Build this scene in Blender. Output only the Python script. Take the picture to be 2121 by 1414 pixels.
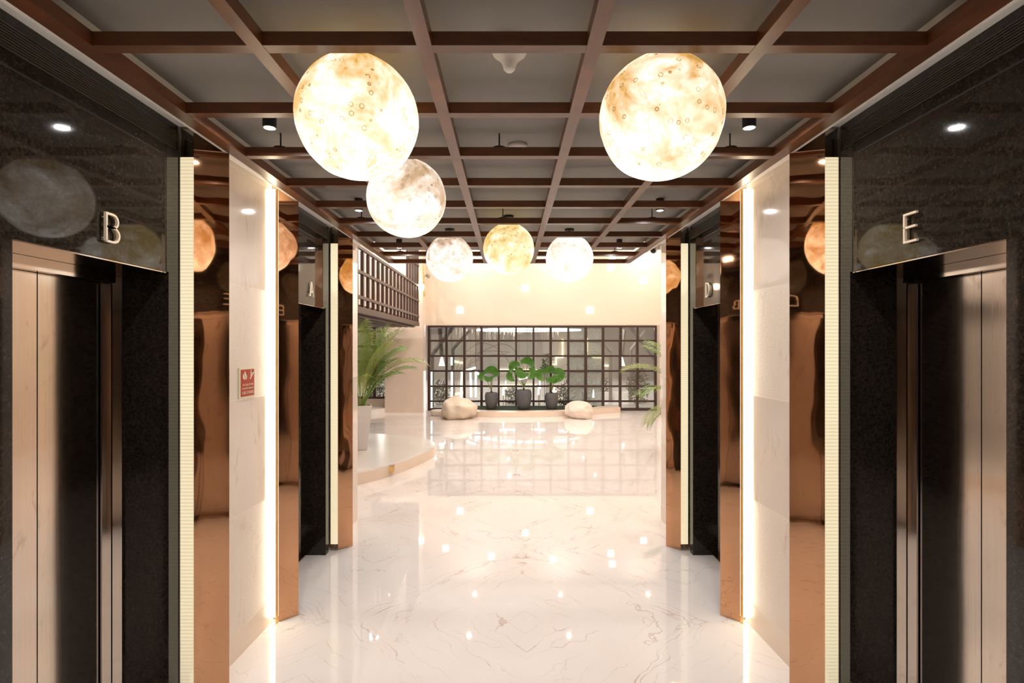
import bpy, bmesh, math, random
from mathutils import Vector, Matrix, noise
PI = math.pi
S = bpy.context.scene
for o in list(bpy.data.objects):
    bpy.data.objects.remove(o)
C = S.collection

# ------------------------------------------------------------------ camera, world, lights, exposure
F, VX, VY, EYE = 1125.0, 1055.0, 716.5, 1.75
cd = bpy.data.cameras.new('camera')
cd.sensor_width = 36
cd.lens = 36 * F / 2121
cd.shift_x = (1060.5 - VX) / 2121
cd.shift_y = (VY - 707) / 2121
cd.clip_start = 0.02
cam = bpy.data.objects.new('camera', cd)
C.objects.link(cam)
cam.location = (0, 0, EYE)
cam.rotation_euler = (PI / 2, 0, 0)
S.camera = cam
w = bpy.data.worlds.new('world')
S.world = w
w.use_nodes = True
w.node_tree.nodes['Background'].inputs[0].default_value = (1, .9, .8, 1)
w.node_tree.nodes['Background'].inputs[1].default_value = 0.02
S.view_settings.view_transform = 'Standard'
S.view_settings.look = 'None'
S.view_settings.gamma = 1
S.view_settings.use_curve_mapping = False
S.view_settings.exposure = 0.3
try:
    S.cycles.use_denoising = True
    S.cycles.max_bounces = 10
    S.cycles.diffuse_bounces = 5
    S.cycles.glossy_bounces = 6
    S.cycles.transparent_max_bounces = 12
    S.cycles.sample_clamp_indirect = 6
    S.cycles.caustics_reflective = False
    S.cycles.caustics_refractive = False
except Exception:
    pass
HALL_W, HALL_COL = 20, (1, .925, .865)      # ceiling spots of the hall
DOWN_W, DOWN_COL = 8.5, (.97, .93, .9)     # cylinder downlights of the lift lobby
BACK_W = 40                               # added spots that light the room behind the glazed screen
GLOBE_E, LED_E, LEDS_E = 1.85, 12.5, .95


def lamp_disc(name, loc, watts, col, dia=.05):
    """a round lamp face that shines downwards"""
    l = bpy.data.lights.new(name, 'AREA')
    l.shape = 'DISK'
    l.size = dia
    l.energy = watts
    l.color = col
    o = bpy.data.objects.new(name, l)
    C.objects.link(o)
    o.location = loc
    return o


# ------------------------------------------------------------------ materials
def mat(name):
    m = bpy.data.materials.new(name)
    m.use_nodes = True
    nt = m.node_tree
    return m, nt, nt.nodes['Principled BSDF']


def N(nt, typ, **kw):
    n = nt.nodes.new(typ)
    for k, v in kw.items():
        if k.startswith('_'):
            setattr(n, k[1:], v)
        else:
            n.inputs[k.replace('__', ' ')].default_value = v
    return n


def L(nt, a, b):
    nt.links.new(a, b)


def coords(nt, scale=(1, 1, 1), rot=(0, 0, 0), obj=False):
    if obj:
        s = nt.nodes.new('ShaderNodeTexCoord').outputs['Object']
    else:
        s = nt.nodes.new('ShaderNodeNewGeometry').outputs['Position']
    mp = nt.nodes.new('ShaderNodeMapping')
    mp.inputs['Scale'].default_value = scale
    mp.inputs['Rotation'].default_value = rot
    L(nt, s, mp.inputs[0])
    return mp.outputs[0]


def noise_tex(nt, vec, scale, detail=4, rough=.5, dist=0):
    n = nt.nodes.new('ShaderNodeTexNoise')
    n.inputs['Scale'].default_value = scale
    n.inputs['Detail'].default_value = detail
    n.inputs['Roughness'].default_value = rough
    n.inputs['Distortion'].default_value = dist
    L(nt, vec, n.inputs['Vector'])
    return n.outputs[0]


def math_n(nt, op, a, b=None, c=None):
    n = nt.nodes.new('ShaderNodeMath')
    n.operation = op
    for i, v in enumerate((a, b, c)):
        if v is None:
            continue
        if isinstance(v, (int, float)):
            n.inputs[i].default_value = v
        else:
            L(nt, v, n.inputs[i])
    return n.outputs[0]


def ramp(nt, fac, stops):
    r = nt.nodes.new('ShaderNodeValToRGB')
    el = r.color_ramp.elements
    while len(el) < len(stops):
        el.new(.5)
    for e, (p, c) in zip(el, stops):
        e.position = p
        e.color = (c, c, c, 1) if isinstance(c, (int, float)) else (*c, 1)
    L(nt, fac, r.inputs[0])
    return r.outputs[0]


def mixc(nt, fac, a, b):
    n = nt.nodes.new('ShaderNodeMix')
    n.data_type = 'RGBA'
    for i, v in ((0, fac), (6, a), (7, b)):
        if isinstance(v, (int, float)):
            n.inputs[i].default_value = v
        elif isinstance(v, tuple):
            n.inputs[i].default_value = (*v, 1)
        else:
            L(nt, v, n.inputs[i])
    return n.outputs[2]


def bump(nt, b, height, strength, distance):
    n = nt.nodes.new('ShaderNodeBump')
    n.inputs['Strength'].default_value = strength
    n.inputs['Distance'].default_value = distance
    L(nt, height, n.inputs['Height'])
    L(nt, n.outputs[0], b.inputs['Normal'])


def ridge(nt, v, wid):          # thin line where the noise crosses one half
    a = math_n(nt, 'ABSOLUTE', math_n(nt, 'SUBTRACT', v, .5))
    return math_n(nt, 'SUBTRACT', 1, math_n(nt, 'MINIMUM', math_n(nt, 'DIVIDE', a, wid), 1))


def plain(name, col, rough=.5, metal=0, emit=0, ecol=None, spec=.5, var=.06, vs=6):
    m, nt, b = mat(name)
    b.inputs['Roughness'].default_value = rough
    b.inputs['Metallic'].default_value = metal
    b.inputs['Specular IOR Level'].default_value = spec
    n = noise_tex(nt, coords(nt), vs, 4)
    c2 = tuple(max(0, c * (1 - 2 * var)) for c in col)
    L(nt, mixc(nt, n, col, c2), b.inputs['Base Color'])
    if emit:
        b.inputs['Emission Color'].default_value = (*(ecol or col), 1)
        b.inputs['Emission Strength'].default_value = emit
    return m


def m_floor():
    m, nt, b = mat('polished_white_marble')
    base = noise_tex(nt, coords(nt), 1.3, 5)
    col = mixc(nt, ramp(nt, base, [(.3, 0.), (.7, 1.)]), (.82, .75, .71), (.875, .825, .795))
    # diagonal veins, mirrored across each slab as in a book match
    pos = nt.nodes.new('ShaderNodeNewGeometry').outputs['Position']
    sx = nt.nodes.new('ShaderNodeSeparateXYZ')
    L(nt, pos, sx.inputs[0])
    ax = math_n(nt, 'PINGPONG', math_n(nt, 'ADD', sx.outputs[0], 20.3), 1.2)
    ay = math_n(nt, 'PINGPONG', math_n(nt, 'ADD', sx.outputs[1], 20.55), 1.2)
    cx = nt.nodes.new('ShaderNodeCombineXYZ')
    L(nt, ax, cx.inputs[0])
    L(nt, ay, cx.inputs[1])
    L(nt, math_n(nt, 'FLOOR', math_n(nt, 'DIVIDE', sx.outputs[1], 2.4)), cx.inputs[2])
    mp = nt.nodes.new('ShaderNodeMapping')
    mp.inputs['Rotation'].default_value = (0, 0, .72)
    L(nt, cx.outputs[0], mp.inputs[0])
    mp2 = nt.nodes.new('ShaderNodeMapping')
    mp2.inputs['Scale'].default_value = (1, .16, 1)
    L(nt, mp.outputs[0], mp2.inputs[0])
    wn = nt.nodes.new('ShaderNodeTexNoise')
    wn.inputs['Scale'].default_value = 5
    wn.inputs['Detail'].default_value = 6
    L(nt, mp.outputs[0], wn.inputs['Vector'])
    warp = nt.nodes.new('ShaderNodeVectorMath')
    warp.operation = 'MULTIPLY_ADD'
    L(nt, wn.outputs['Color'], warp.inputs[0])
    warp.inputs[1].default_value = (.15, .15, 0)
    L(nt, mp2.outputs[0], warp.inputs[2])

    def crack(scale, wid):
        vo = nt.nodes.new('ShaderNodeTexVoronoi')
        vo.feature = 'DISTANCE_TO_EDGE'
        vo.inputs['Scale'].default_value = scale
        L(nt, warp.outputs[0], vo.inputs['Vector'])
        return math_n(nt, 'SUBTRACT', 1, math_n(nt, 'MINIMUM', math_n(nt, 'DIVIDE', vo.outputs['Distance'], wid), 1))
    v1 = crack(3.0, .009)
    v2 = crack(7.0, .013)
    msk = ramp(nt, noise_tex(nt, coords(nt), 3.1, 4), [(.44, 0.), (.60, 1.)])
    msk2 = ramp(nt, noise_tex(nt, coords(nt, rot=(0, 0, 1)), 2.3, 3), [(.42, 0.), (.58, 1.)])
    vv = math_n(nt, 'MAXIMUM', math_n(nt, 'MULTIPLY', v1, msk), math_n(nt, 'MULTIPLY', math_n(nt, 'MULTIPLY', v2, msk2), .7))
    col = mixc(nt, math_n(nt, 'MULTIPLY', vv, .68), col, (.42, .20, .105))
    L(nt, col, b.inputs['Base Color'])
    b.inputs['Roughness'].default_value = .018
    b.inputs['Specular IOR Level'].default_value = .55
    return m


def m_marble_wall():
    m, nt, b = mat('beige_marble_tiles')
    pos = nt.nodes.new('ShaderNodeNewGeometry').outputs['Position']
    sx = nt.nodes.new('ShaderNodeSeparateXYZ')
    L(nt, pos, sx.inputs[0])
    z = sx.outputs[2]
    n = noise_tex(nt, coords(nt), 2.2, 5)
    col = mixc(nt, n, (.72, .60, .50), (.80, .70, .62))
    t = math_n(nt, 'DIVIDE', math_n(nt, 'SUBTRACT', z, .15), .6467)
    fr = math_n(nt, 'FRACT', t)
    row = math_n(nt, 'FLOOR', t)
    seam = math_n(nt, 'LESS_THAN', fr, .007)
    odd = math_n(nt, 'MODULO', math_n(nt, 'ADD', row, 4), 2)       # 0 polished, ... matt courses between
    vein = ridge(nt, noise_tex(nt, coords(nt, (1, 1, .3), (0.35, 0.3, 0)), 4, 6, .6, .4), .02)
    vm = ramp(nt, noise_tex(nt, coords(nt), 3.3, 3), [(.48, 0.), (.65, 1.)])
    col = mixc(nt, math_n(nt, 'MULTIPLY', math_n(nt, 'MULTIPLY', vein, vm), .4), col, (.42, .30, .22))
    col = mixc(nt, math_n(nt, 'MULTIPLY', seam, .55), col, (.9, .82, .74))
    L(nt, col, b.inputs['Base Color'])
    rg = math_n(nt, 'ADD', .06, math_n(nt, 'MULTIPLY', math_n(nt, 'SUBTRACT', 1, odd), .33))
    L(nt, rg, b.inputs['Roughness'])
    hgt = math_n(nt, 'MULTIPLY', noise_tex(nt, coords(nt), 90, 3), math_n(nt, 'SUBTRACT', 1, odd))
    bump(nt, b, hgt, .35, .004)
    return m


def m_granite():
    m, nt, b = mat('black_granite')
    n = noise_tex(nt, coords(nt), 85, 6, .75)
    big = noise_tex(nt, coords(nt), 5, 4)
    col = mixc(nt, ramp(nt, n, [(.36, 0.), (.70, 1.)]), (.007, .0055, .0045), (.046, .034, .023))
    col = mixc(nt, ramp(nt, big, [(.35, 0.), (.7, .35)]), col, (.004, .0035, .003))
    sp = ramp(nt, noise_tex(nt, coords(nt), 120, 2), [(.70, 0.), (.76, 1.)])
    col = mixc(nt, math_n(nt, 'MULTIPLY', sp, .6), col, (.11, .09, .07))
    L(nt, col, b.inputs['Base Color'])
    b.inputs['Roughness'].default_value = .04
    b.inputs['Specular IOR Level'].default_value = .45
    return m


def m_copper():
    m, nt, b = mat('copper_mirror')
    b.inputs['Metallic'].default_value = 1
    b.inputs['Roughness'].default_value = .03
    smear = noise_tex(nt, coords(nt, (3, 3, .9)), 2.5, 5)
    L(nt, mixc(nt, smear, (.66, .375, .215), (.58, .31, .17)), b.inputs['Base Color'])
    bump(nt, b, noise_tex(nt, coords(nt, (1, 1, .5)), 3.6, 1.5), .17, .03)
    return m


def m_steel(name, rough=.12, col=(.63, .545, .465), dirt=True):
    m, nt, b = mat(name)
    b.inputs['Metallic'].default_value = 1
    streak = noise_tex(nt, coords(nt, (60, 60, .6)), 4, 3)
    c = mixc(nt, streak, col, tuple(x * .86 for x in col))
    if dirt:
        d = ramp(nt, noise_tex(nt, coords(nt, (5, 5, 2.2)), 2.6, 6, .65, .6), [(.60, 0.), (.68, 1.)])
        c = mixc(nt, math_n(nt, 'MULTIPLY', d, .35), c, (.26, .18, .12))
    L(nt, c, b.inputs['Base Color'])
    L(nt, math_n(nt, 'ADD', rough - .04, math_n(nt, 'MULTIPLY', streak, .08)), b.inputs['Roughness'])
    bump(nt, b, noise_tex(nt, coords(nt, (1, 1, .7)), 3, 1), .06, .02)
    return m


def m_wood(name, a, c, rough=.3, rot=(0, 0, 0), sc=(1, 1, 1)):
    m, nt, b = mat(name)
    n = noise_tex(nt, coords(nt, sc, rot), 9, 6, .6, .4)
    L(nt, mixc(nt, ramp(nt, n, [(.3, 0.), (.7, 1.)]), a, c), b.inputs['Base Color'])
    b.inputs['Roughness'].default_value = rough
    b.inputs['Specular IOR Level'].default_value = .6
    return m


def m_globe(i, gold, amount, cool):
    m, nt, b = mat('alabaster_globe')
    rnd = random.Random(77 + i)
    off = (rnd.uniform(0, 6), rnd.uniform(0, 6), rnd.uniform(0, 6))
    tc = nt.nodes.new('ShaderNodeTexCoord').outputs['Object']
    mp = nt.nodes.new('ShaderNodeMapping')
    mp.inputs['Location'].default_value = off
    L(nt, tc, mp.inputs[0])
    v = mp.outputs[0]
    sx = nt.nodes.new('ShaderNodeSeparateXYZ')
    L(nt, tc, sx.inputs[0])
    # broad patches of golden stone, fine threads, and small ring shaped inclusions
    big = noise_tex(nt, v, 5.2, 9, .68, .5)
    big = math_n(nt, 'ADD', big, math_n(nt, 'MULTIPLY', sx.outputs[2], .42))  # patches gather towards the top, painting the brighter glow below into the emission
    patch = ramp(nt, big, [(.41 - amount, 0.), (.70 - amount, 1.)])
    thr = math_n(nt, 'MULTIPLY', ridge(nt, noise_tex(nt, v, 7, 8, .65, 1.2), .045), ramp(nt, noise_tex(nt, v, 5, 3), [(.42, 0.), (.58, .8)]))
    vo = nt.nodes.new('ShaderNodeTexVoronoi')
    vo.inputs['Scale'].default_value = 30
    vo.inputs['Randomness'].default_value = 1
    L(nt, v, vo.inputs['Vector'])
    d = vo.outputs['Distance']
    ring = math_n(nt, 'SUBTRACT', 1, math_n(nt, 'MINIMUM', math_n(nt, 'DIVIDE', math_n(nt, 'ABSOLUTE', math_n(nt, 'SUBTRACT', d, .22)), .06), 1))
    rsel = nt.nodes.new('ShaderNodeSeparateColor')
    L(nt, vo.outputs['Color'], rsel.inputs[0])
    pick = math_n(nt, 'GREATER_THAN', rsel.outputs[0], .45)
    ring = math_n(nt, 'MULTIPLY', math_n(nt, 'MULTIPLY', ring, pick), ramp(nt, big, [(.42 - amount, 0.), (.56 - amount, .9)]))
    fine = ramp(nt, noise_tex(nt, v, 26, 5, .7), [(.5, 0.), (.85, .5)])
    dark = math_n(nt, 'MINIMUM', math_n(nt, 'ADD', math_n(nt, 'MAXIMUM', patch, thr), math_n(nt, 'ADD', math_n(nt, 'MULTIPLY', ring, .95), math_n(nt, 'MULTIPLY', fine, patch))), 1.25)
    white = (1, .93, .80) if not cool else (1, .93, .86)
    col = ramp(nt, math_n(nt, 'DIVIDE', dark, 1.25), [(0., white), (.35, tuple(.6 * a + .4 * c for a, c in zip(white, gold))), (.8, gold), (1., tuple(c * .55 for c in gold))])
    st = ramp(nt, math_n(nt, 'DIVIDE', dark, 1.25), [(0., 1.), (.12, .82), (.35, .62), (.75, .50), (1., .42)])
    L(nt, col, b.inputs['Emission Color'])
    L(nt, math_n(nt, 'MULTIPLY', st, GLOBE_E * (.80 if cool else .95)), b.inputs['Emission Strength'])
    b.inputs['Base Color'].default_value = (.5, .45, .38, 1)
    b.inputs['Roughness'].default_value = .5
    return m


def m_led(name, e, col, ribs, dim=.72):
    m, nt, b = mat(name)
    pos = nt.nodes.new('ShaderNodeNewGeometry').outputs['Position']
    sx = nt.nodes.new('ShaderNodeSeparateXYZ')
    L(nt, pos, sx.inputs[0])
    s = math_n(nt, 'SINE', math_n(nt, 'MULTIPLY', sx.outputs[2], 2 * PI / .0165))
    st = math_n(nt, 'MULTIPLY', math_n(nt, 'ADD', dim, math_n(nt, 'MULTIPLY', s, ribs)), e)
    b.inputs['Base Color'].default_value = (.8, .78, .7, 1)
    b.inputs['Emission Color'].default_value = (*col, 1)
    L(nt, st, b.inputs['Emission Strength'])
    b.inputs['Roughness'].default_value = .3
    return m


def m_glass(name, tint=(.9, .93, .92), refl=.12, frost=0):
    m = bpy.data.materials.new(name)
    m.use_nodes = True
    nt = m.node_tree
    nt.nodes.remove(nt.nodes['Principled BSDF'])
    out = nt.nodes['Material Output']
    tr = N(nt, 'ShaderNodeBsdfTransparent')
    tr.inputs[0].default_value = (*tint, 1)
    gl = N(nt, 'ShaderNodeBsdfGlossy')
    gl.inputs['Roughness'].default_value = .02
    lw = nt.nodes.new('ShaderNodeFresnel')
    lw.inputs[0].default_value = 1.5
    mx = nt.nodes.new('ShaderNodeMixShader')
    L(nt, math_n(nt, 'ADD', lw.outputs[0], refl - .04), mx.inputs[0])
    L(nt, tr.outputs[0], mx.inputs[1])
    L(nt, gl.outputs[0], mx.inputs[2])
    res = mx.outputs[0]
    if frost:
        df = N(nt, 'ShaderNodeBsdfDiffuse')
        n = noise_tex(nt, coords(nt), 60, 4, .7)
        L(nt, mixc(nt, ramp(nt, n, [(.35, 0.), (.7, 1.)]), (.36, .39, .36), (.56, .59, .56)), df.inputs[0])
        m2 = nt.nodes.new('ShaderNodeMixShader')
        L(nt, ramp(nt, n, [(.3, frost * .7), (.7, frost)]), m2.inputs[0])
        L(nt, res, m2.inputs[1])
        L(nt, df.outputs[0], m2.inputs[2])
        res = m2.outputs[0]
    L(nt, res, out.inputs[0])
    return m


M = {}
M['floor'] = m_floor()
M['marble'] = m_marble_wall()
M['granite'] = m_granite()
M['copper'] = m_copper()
M['steel'] = m_steel('brushed_steel')
M['steel_frame'] = m_steel('polished_steel', .08, (.60, .52, .45), False)
M['wood'] = m_wood('walnut', (.165, .056, .019), (.085, .028, .009), .32, sc=(.6, .6, 4))
M['wood_dark'] = m_wood('dark_wood', (.062, .024, .013), (.04, .015, .008), .4, sc=(2, 2, .4))
M['grey'] = plain('grey_ceiling_paint', (.30, .285, .265), .75, var=.02, vs=3)
M['white'] = plain('white_paint', (.90, .88, .84), .6, var=.02)
M['beige'] = plain('beige_wall_paint', (.80, .69, .56), .6, var=.02, vs=1)
M['pinkstone'] = plain('pale_pink_stone', (.84, .70, .585), .28, var=.08, vs=2.5)
M['whitestone'] = plain('white_veined_stone', (.84, .80, .76), .2, var=.05, vs=1.5)
M['riser'] = plain('cream_stone_edge', (.80, .66, .54), .3, var=.06, vs=4)
M['black'] = plain('black_metal', (.012, .012, .013), .35)
M['brass'] = plain('brass', (.72, .50, .20), .25, 1, var=.05)
M['lens'] = plain('downlight_lens', (.9, .9, 1), .3, emit=7, ecol=(.93, .95, 1))
M['led'] = m_led('bright_led_diffuser', LED_E, (1, .86, .62), .05, .95)
M['led_soft'] = m_led('ribbed_led_diffuser', LEDS_E, (1, .84, .58), .11, .86)
M['square'] = plain('square_light_lens', (1, .95, .85), .4, emit=7, ecol=(1, .93, .82))
M['spotlens'] = plain('ceiling_spot_lens', (1, .95, .85), .4, emit=30, ecol=(1, .93, .82))
M['plastic'] = plain('white_plastic', (.80, .76, .70), .4, var=.02)
M['glass'] = m_glass('clear_glass', (.88, .91, .90), .09)
M['rain'] = m_glass('rain_glass', (.8, .86, .83), .08, .52)
M['edgeglass'] = m_glass('edge_glass', (.97, .97, .94), .06)
M['frame'] = m_wood('brown_window_frame', (.042, .02, .015), (.03, .013, .010), .35)
M['grille'] = plain('dark_grille', (.07, .057, .043), .3)
M['letter'] = plain('cream_letter', (.80, .66, .50), .4, var=.02)
M['red'] = plain('red_sign', (.44, .032, .016), .4, var=.03)
M['signcream'] = plain('pale_green_cream', (.80, .76, .52), .4, var=.02)
M['potgrey'] = plain('grey_clay', (.118, .118, .124), .75, var=.15, vs=20)
M['potwhite'] = plain('white_planter', (.70, .68, .66), .35, var=.02)
M['soil'] = plain('dark_soil', (.02, .013, .009), .95, var=.2, vs=60)
M['palm'] = plain('palm_green', (.25, .42, .06), .42, var=.3, vs=9)
M['palm_pale'] = plain('yellow_green_leaf', (.38, .46, .09), .42, var=.3, vs=9)
M['fan'] = plain('glossy_leaf_green', (.09, .26, .03), .32, var=.3, vs=7)
M['stem'] = plain('stem_green', (.20, .22, .05), .5, var=.2)
M['stembrown'] = plain('brown_stem', (.07, .04, .02), .6, var=.2)
M['shrub'] = plain('shrub_green', (.05, .085, .03), .6, var=.4, vs=15)
M['boulder'] = plain('cream_boulder', (.84, .70, .56), .5, var=.2, vs=2.2)
M['boulderw'] = plain('white_boulder', (.82, .70, .60), .5, var=.12, vs=2.2)
M['backgrey'] = plain('grey_plaster', (.46, .42, .38), .7, var=.04, vs=2)
M['backceil'] = plain('back_ceiling', (.40, .40, .42), .7, var=.03)
M['tube'] = plain('white_tube_light', (1, .97, .92), .4, emit=6, ecol=(1, .96, .9))
M['ring'] = plain('ring_light', (1, .95, .9), .4, emit=7, ecol=(1, .94, .88))
M['yellowled'] = plain('yellow_strip_light', (1, .9, .6), .4, emit=2.6, ecol=(1, .86, .48))
M['shade'] = plain('white_lamp_shade', (1, .95, .9), .5, emit=1.1, ecol=(1, .93, .86))
M['crystal'] = plain('crystal_rod', (.62, .55, .50), .12, .55, var=.1)
M['taupe'] = plain('taupe_timber', (.20, .165, .145), .6, var=.1)
M['darktimber'] = plain('dark_timber', (.055, .04, .034), .6, var=.1)
M['reed'] = plain('dry_reed', (.22, .15, .11), .7, var=.1)
M['globelamp'] = plain('lit_glass_globe', (1, .9, .7), .3, emit=12, ecol=(1, .86, .6))
M['globedull'] = plain('dull_glass_globe', (.42, .36, .28), .25, var=.05)
M['grass'] = plain('dark_planting', (.02, .04, .012), .9, var=.4, vs=40)
M['camdark'] = plain('camera_lens_dark', (.03, .032, .036), .12)
M['dark'] = plain('dark_gap', (.006, .005, .005), .6)


# ------------------------------------------------------------------ mesh helpers
class B:
    def __init__(s):
        s.bm = bmesh.new()

    def box(s, x0, x1, y0, y1, z0, z1, mtx=None):
        if x0 > x1: x0, x1 = x1, x0
        if y0 > y1: y0, y1 = y1, y0
        if z0 > z1: z0, z1 = z1, z0
        p = [(x0, y0, z0), (x1, y0, z0), (x1, y1, z0), (x0, y1, z0), (x0, y0, z1), (x1, y0, z1), (x1, y1, z1), (x0, y1, z1)]
        v = [s.bm.verts.new((mtx @ Vector(q)) if mtx else q) for q in p]
        for f in ((3, 2, 1, 0), (4, 5, 6, 7), (0, 1, 5, 4), (1, 2, 6, 5), (2, 3, 7, 6), (3, 0, 4, 7)):
            s.bm.faces.new([v[i] for i in f])
        return s

    def prism(s, pts, z0, z1):
        a = [s.bm.verts.new((x, y, z0)) for x, y in pts]
        b = [s.bm.verts.new((x, y, z1)) for x, y in pts]
        n = len(pts)
        s.bm.faces.new(a[::-1])
        s.bm.faces.new(b)
        for i in range(n):
            s.bm.faces.new((a[i], a[(i + 1) % n], b[(i + 1) % n], b[i]))
        return s

    def tube(s, pts, r, seg=8, cap=True):
        pts = [Vector(p) for p in pts]
        rs = r if isinstance(r, (list, tuple)) else [r] * len(pts)
        rings = []
        up = Vector((0, 0, 1))
        for i, p in enumerate(pts):
            t = (pts[min(i + 1, len(pts) - 1)] - pts[max(i - 1, 0)]).normalized()
            a = t.cross(up)
            if a.length < 1e-3:
                a = t.cross(Vector((1, 0, 0)))
            a.normalize()
            b = t.cross(a).normalized()
            rings.append([s.bm.verts.new(p + (a * math.cos(2 * PI * k / seg) + b * math.sin(2 * PI * k / seg)) * rs[i]) for k in range(seg)])
        for i in range(len(rings) - 1):
            for k in range(seg):
                s.bm.faces.new((rings[i][k], rings[i][(k + 1) % seg], rings[i + 1][(k + 1) % seg], rings[i + 1][k]))
        if cap:
            s.bm.faces.new(rings[0][::-1])
            s.bm.faces.new(rings[-1])
        return s

    def lathe(s, prof, c=(0, 0, 0), seg=32, n4=False):
        rings = []
        for r, z in prof:
            if r < 1e-6:
                rings.append([s.bm.verts.new((c[0], c[1], c[2] + z))])
            else:
                rings.append([s.bm.verts.new((c[0] + r * math.cos(2 * PI * (k + .5) / seg), c[1] + r * math.sin(2 * PI * (k + .5) / seg), c[2] + z)) for k in range(seg)])
        for a, b in zip(rings, rings[1:]):
            for k in range(seg):
                k2 = (k + 1) % seg
                if len(a) == 1 and len(b) == 1:
                    continue
                if len(a) == 1:
                    s.bm.faces.new((a[0], b[k2], b[k]))
                elif len(b) == 1:
                    s.bm.faces.new((a[k], a[k2], b[0]))
                else:
                    s.bm.faces.new((a[k], a[k2], b[k2], b[k]))
        return s

    def sphere(s, c, r, sub=3, f=None, scale=(1, 1, 1)):
        res = bmesh.ops.create_icosphere(s.bm, subdivisions=sub, radius=1)
        for v in res['verts']:
            k = f(v.co.copy()) if f else 1
            v.co = Vector((c[0] + v.co.x * r * k * scale[0], c[1] + v.co.y * r * k * scale[1], c[2] + v.co.z * r * k * scale[2]))
        return s

    def strip(s, L1, L2):      # quads between two polylines
        a = [s.bm.verts.new(p) for p in L1]
        b = [s.bm.verts.new(p) for p in L2]
        for i in range(len(a) - 1):
            s.bm.faces.new((a[i], a[i + 1], b[i + 1], b[i]))
        return s

    def build(s, name, m, parent=None, smooth=False, loc=None):
        bmesh.ops.recalc_face_normals(s.bm, faces=s.bm.faces)
        me = bpy.data.meshes.new(name)
        if loc is not None:
            bmesh.ops.translate(s.bm, verts=s.bm.verts, vec=-Vector(loc))
        s.bm.to_mesh(me)
        s.bm.free()
        me.materials.append(M[m] if isinstance(m, str) else m)
        if smooth:
            me.polygons.foreach_set('use_smooth', [True] * len(me.polygons))
        o = bpy.data.objects.new(name, me)
        C.objects.link(o)
        if loc is not None:
            o.location = loc
        if parent is not None:
            o.parent = parent
            if loc is None:
                o.matrix_parent_inverse = root_inv(parent)
            else:
                o.matrix_parent_inverse = root_inv(parent)
        return o


def world_of(o):
    return (world_of(o.parent) @ o.matrix_parent_inverse @ o.matrix_basis) if o.parent else o.matrix_basis.copy()


def root_inv(p):
    return world_of(p).inverted()


def tag(o, label, cat, group=None):
    o['label'] = label
    o['category'] = cat
    if group:
        o['group'] = group
    return o


def thing(name, label, cat, loc=(0, 0, 0), group=None):
    o = bpy.data.objects.new(name, None)
    o.empty_display_size = .1
    C.objects.link(o)
    o.location = loc
    return tag(o, label, cat, group)


def struct(name, b, m, smooth=False):
    o = b.build(name, m, smooth=smooth)
    o['kind'] = 'structure'
    return o


def copy_tree(o, parent=None):
    c = o.copy()
    C.objects.link(c)
    if parent is not None:
        c.parent = parent
    for ch in list(o.children):
        copy_tree(ch, c)
    return c


def P(px, py, d):           # a point of the photo at depth d
    return Vector(((px - VX) * d / F, d, EYE - (py - VY) * d / F))


# ------------------------------------------------------------------ lift lobby shell
XW = 1.537                      # wall plane either side
TIPS = [1.44, 2.66, 3.535, 4.757]
ZC = EYE + 1.06                 # grey ceiling
ZS = EYE + 1.02                 # soffit over the recesses
ZB = EYE + .9386                # underside of the timber lattice
BH = .046
YB = -3.2

struct('floor', B().box(-8, 4.3, YB, 30, -.12, 0), 'floor')
struct('ceiling', B().box(-1.372, 1.372, YB, 6.0, ZC, ZC + .1), 'grey')
for s, sd in ((-1, 'left'), (1, 'right')):
    # white edge trim and soffit over the wall recesses
    struct('trim_1' if s < 0 else 'trim_2', B().box(s * 1.372, s * 1.389, YB, 5.5, ZB + .004, ZC + .1).box(s * 1.389, s * 1.86, YB, 5.5, ZS, ZC + .1), 'white')
    struct('wall_' + sd, B().box(s * 1.86, s * 1.98, YB, 5.3, 0, ZC + .1), 'dark')
    # hall wall turning away at the end of the lobby
    struct('wall_' + sd, B().box(s * XW, s * 1.86, 4.76, 5.5, 0, ZS), 'marble')
    struct('wall_' + sd, B().box(s * 1.86, -8 if s < 0 else 4.3, 5.3, 5.5, 0, 4.7), 'pinkstone')
    struct('wall_' + sd, B().prism([(s * 1.541, 2.672), (s * 1.508, 3.462), (s * 1.86, 3.462), (s * 1.86, 2.672)], 0, ZS), 'marble')
    struct('baseboard_' + sd, B().prism([(s * 1.538, 2.673), (s * 1.505, 3.461), (s * 1.515, 3.461), (s * 1.55, 2.673)], 0, .15), 'riser')
    struct('baseboard_' + sd, B().box(s * (XW - .003), s * (XW + .01), 4.77, 5.497, 0, .15), 'riser')
    struct('wall_' + sd, B().box(s * XW, s * 1.86, .565, 1.34, 0, ZS), 'marble')
    struct('wall_' + sd, B().box(s * XW, s * 1.86, YB, .46, 0, ZS), 'granite')
struct('wall_front', B().box(-1.98, 1.98, YB - .1, YB, 0, ZC + .1), 'marble')
struct('wall_back', B().box(-1.86, 1.86, 5.52, 6.0, ZC + .1, 4.7), 'pinkstone')

LIFT = {}


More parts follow.
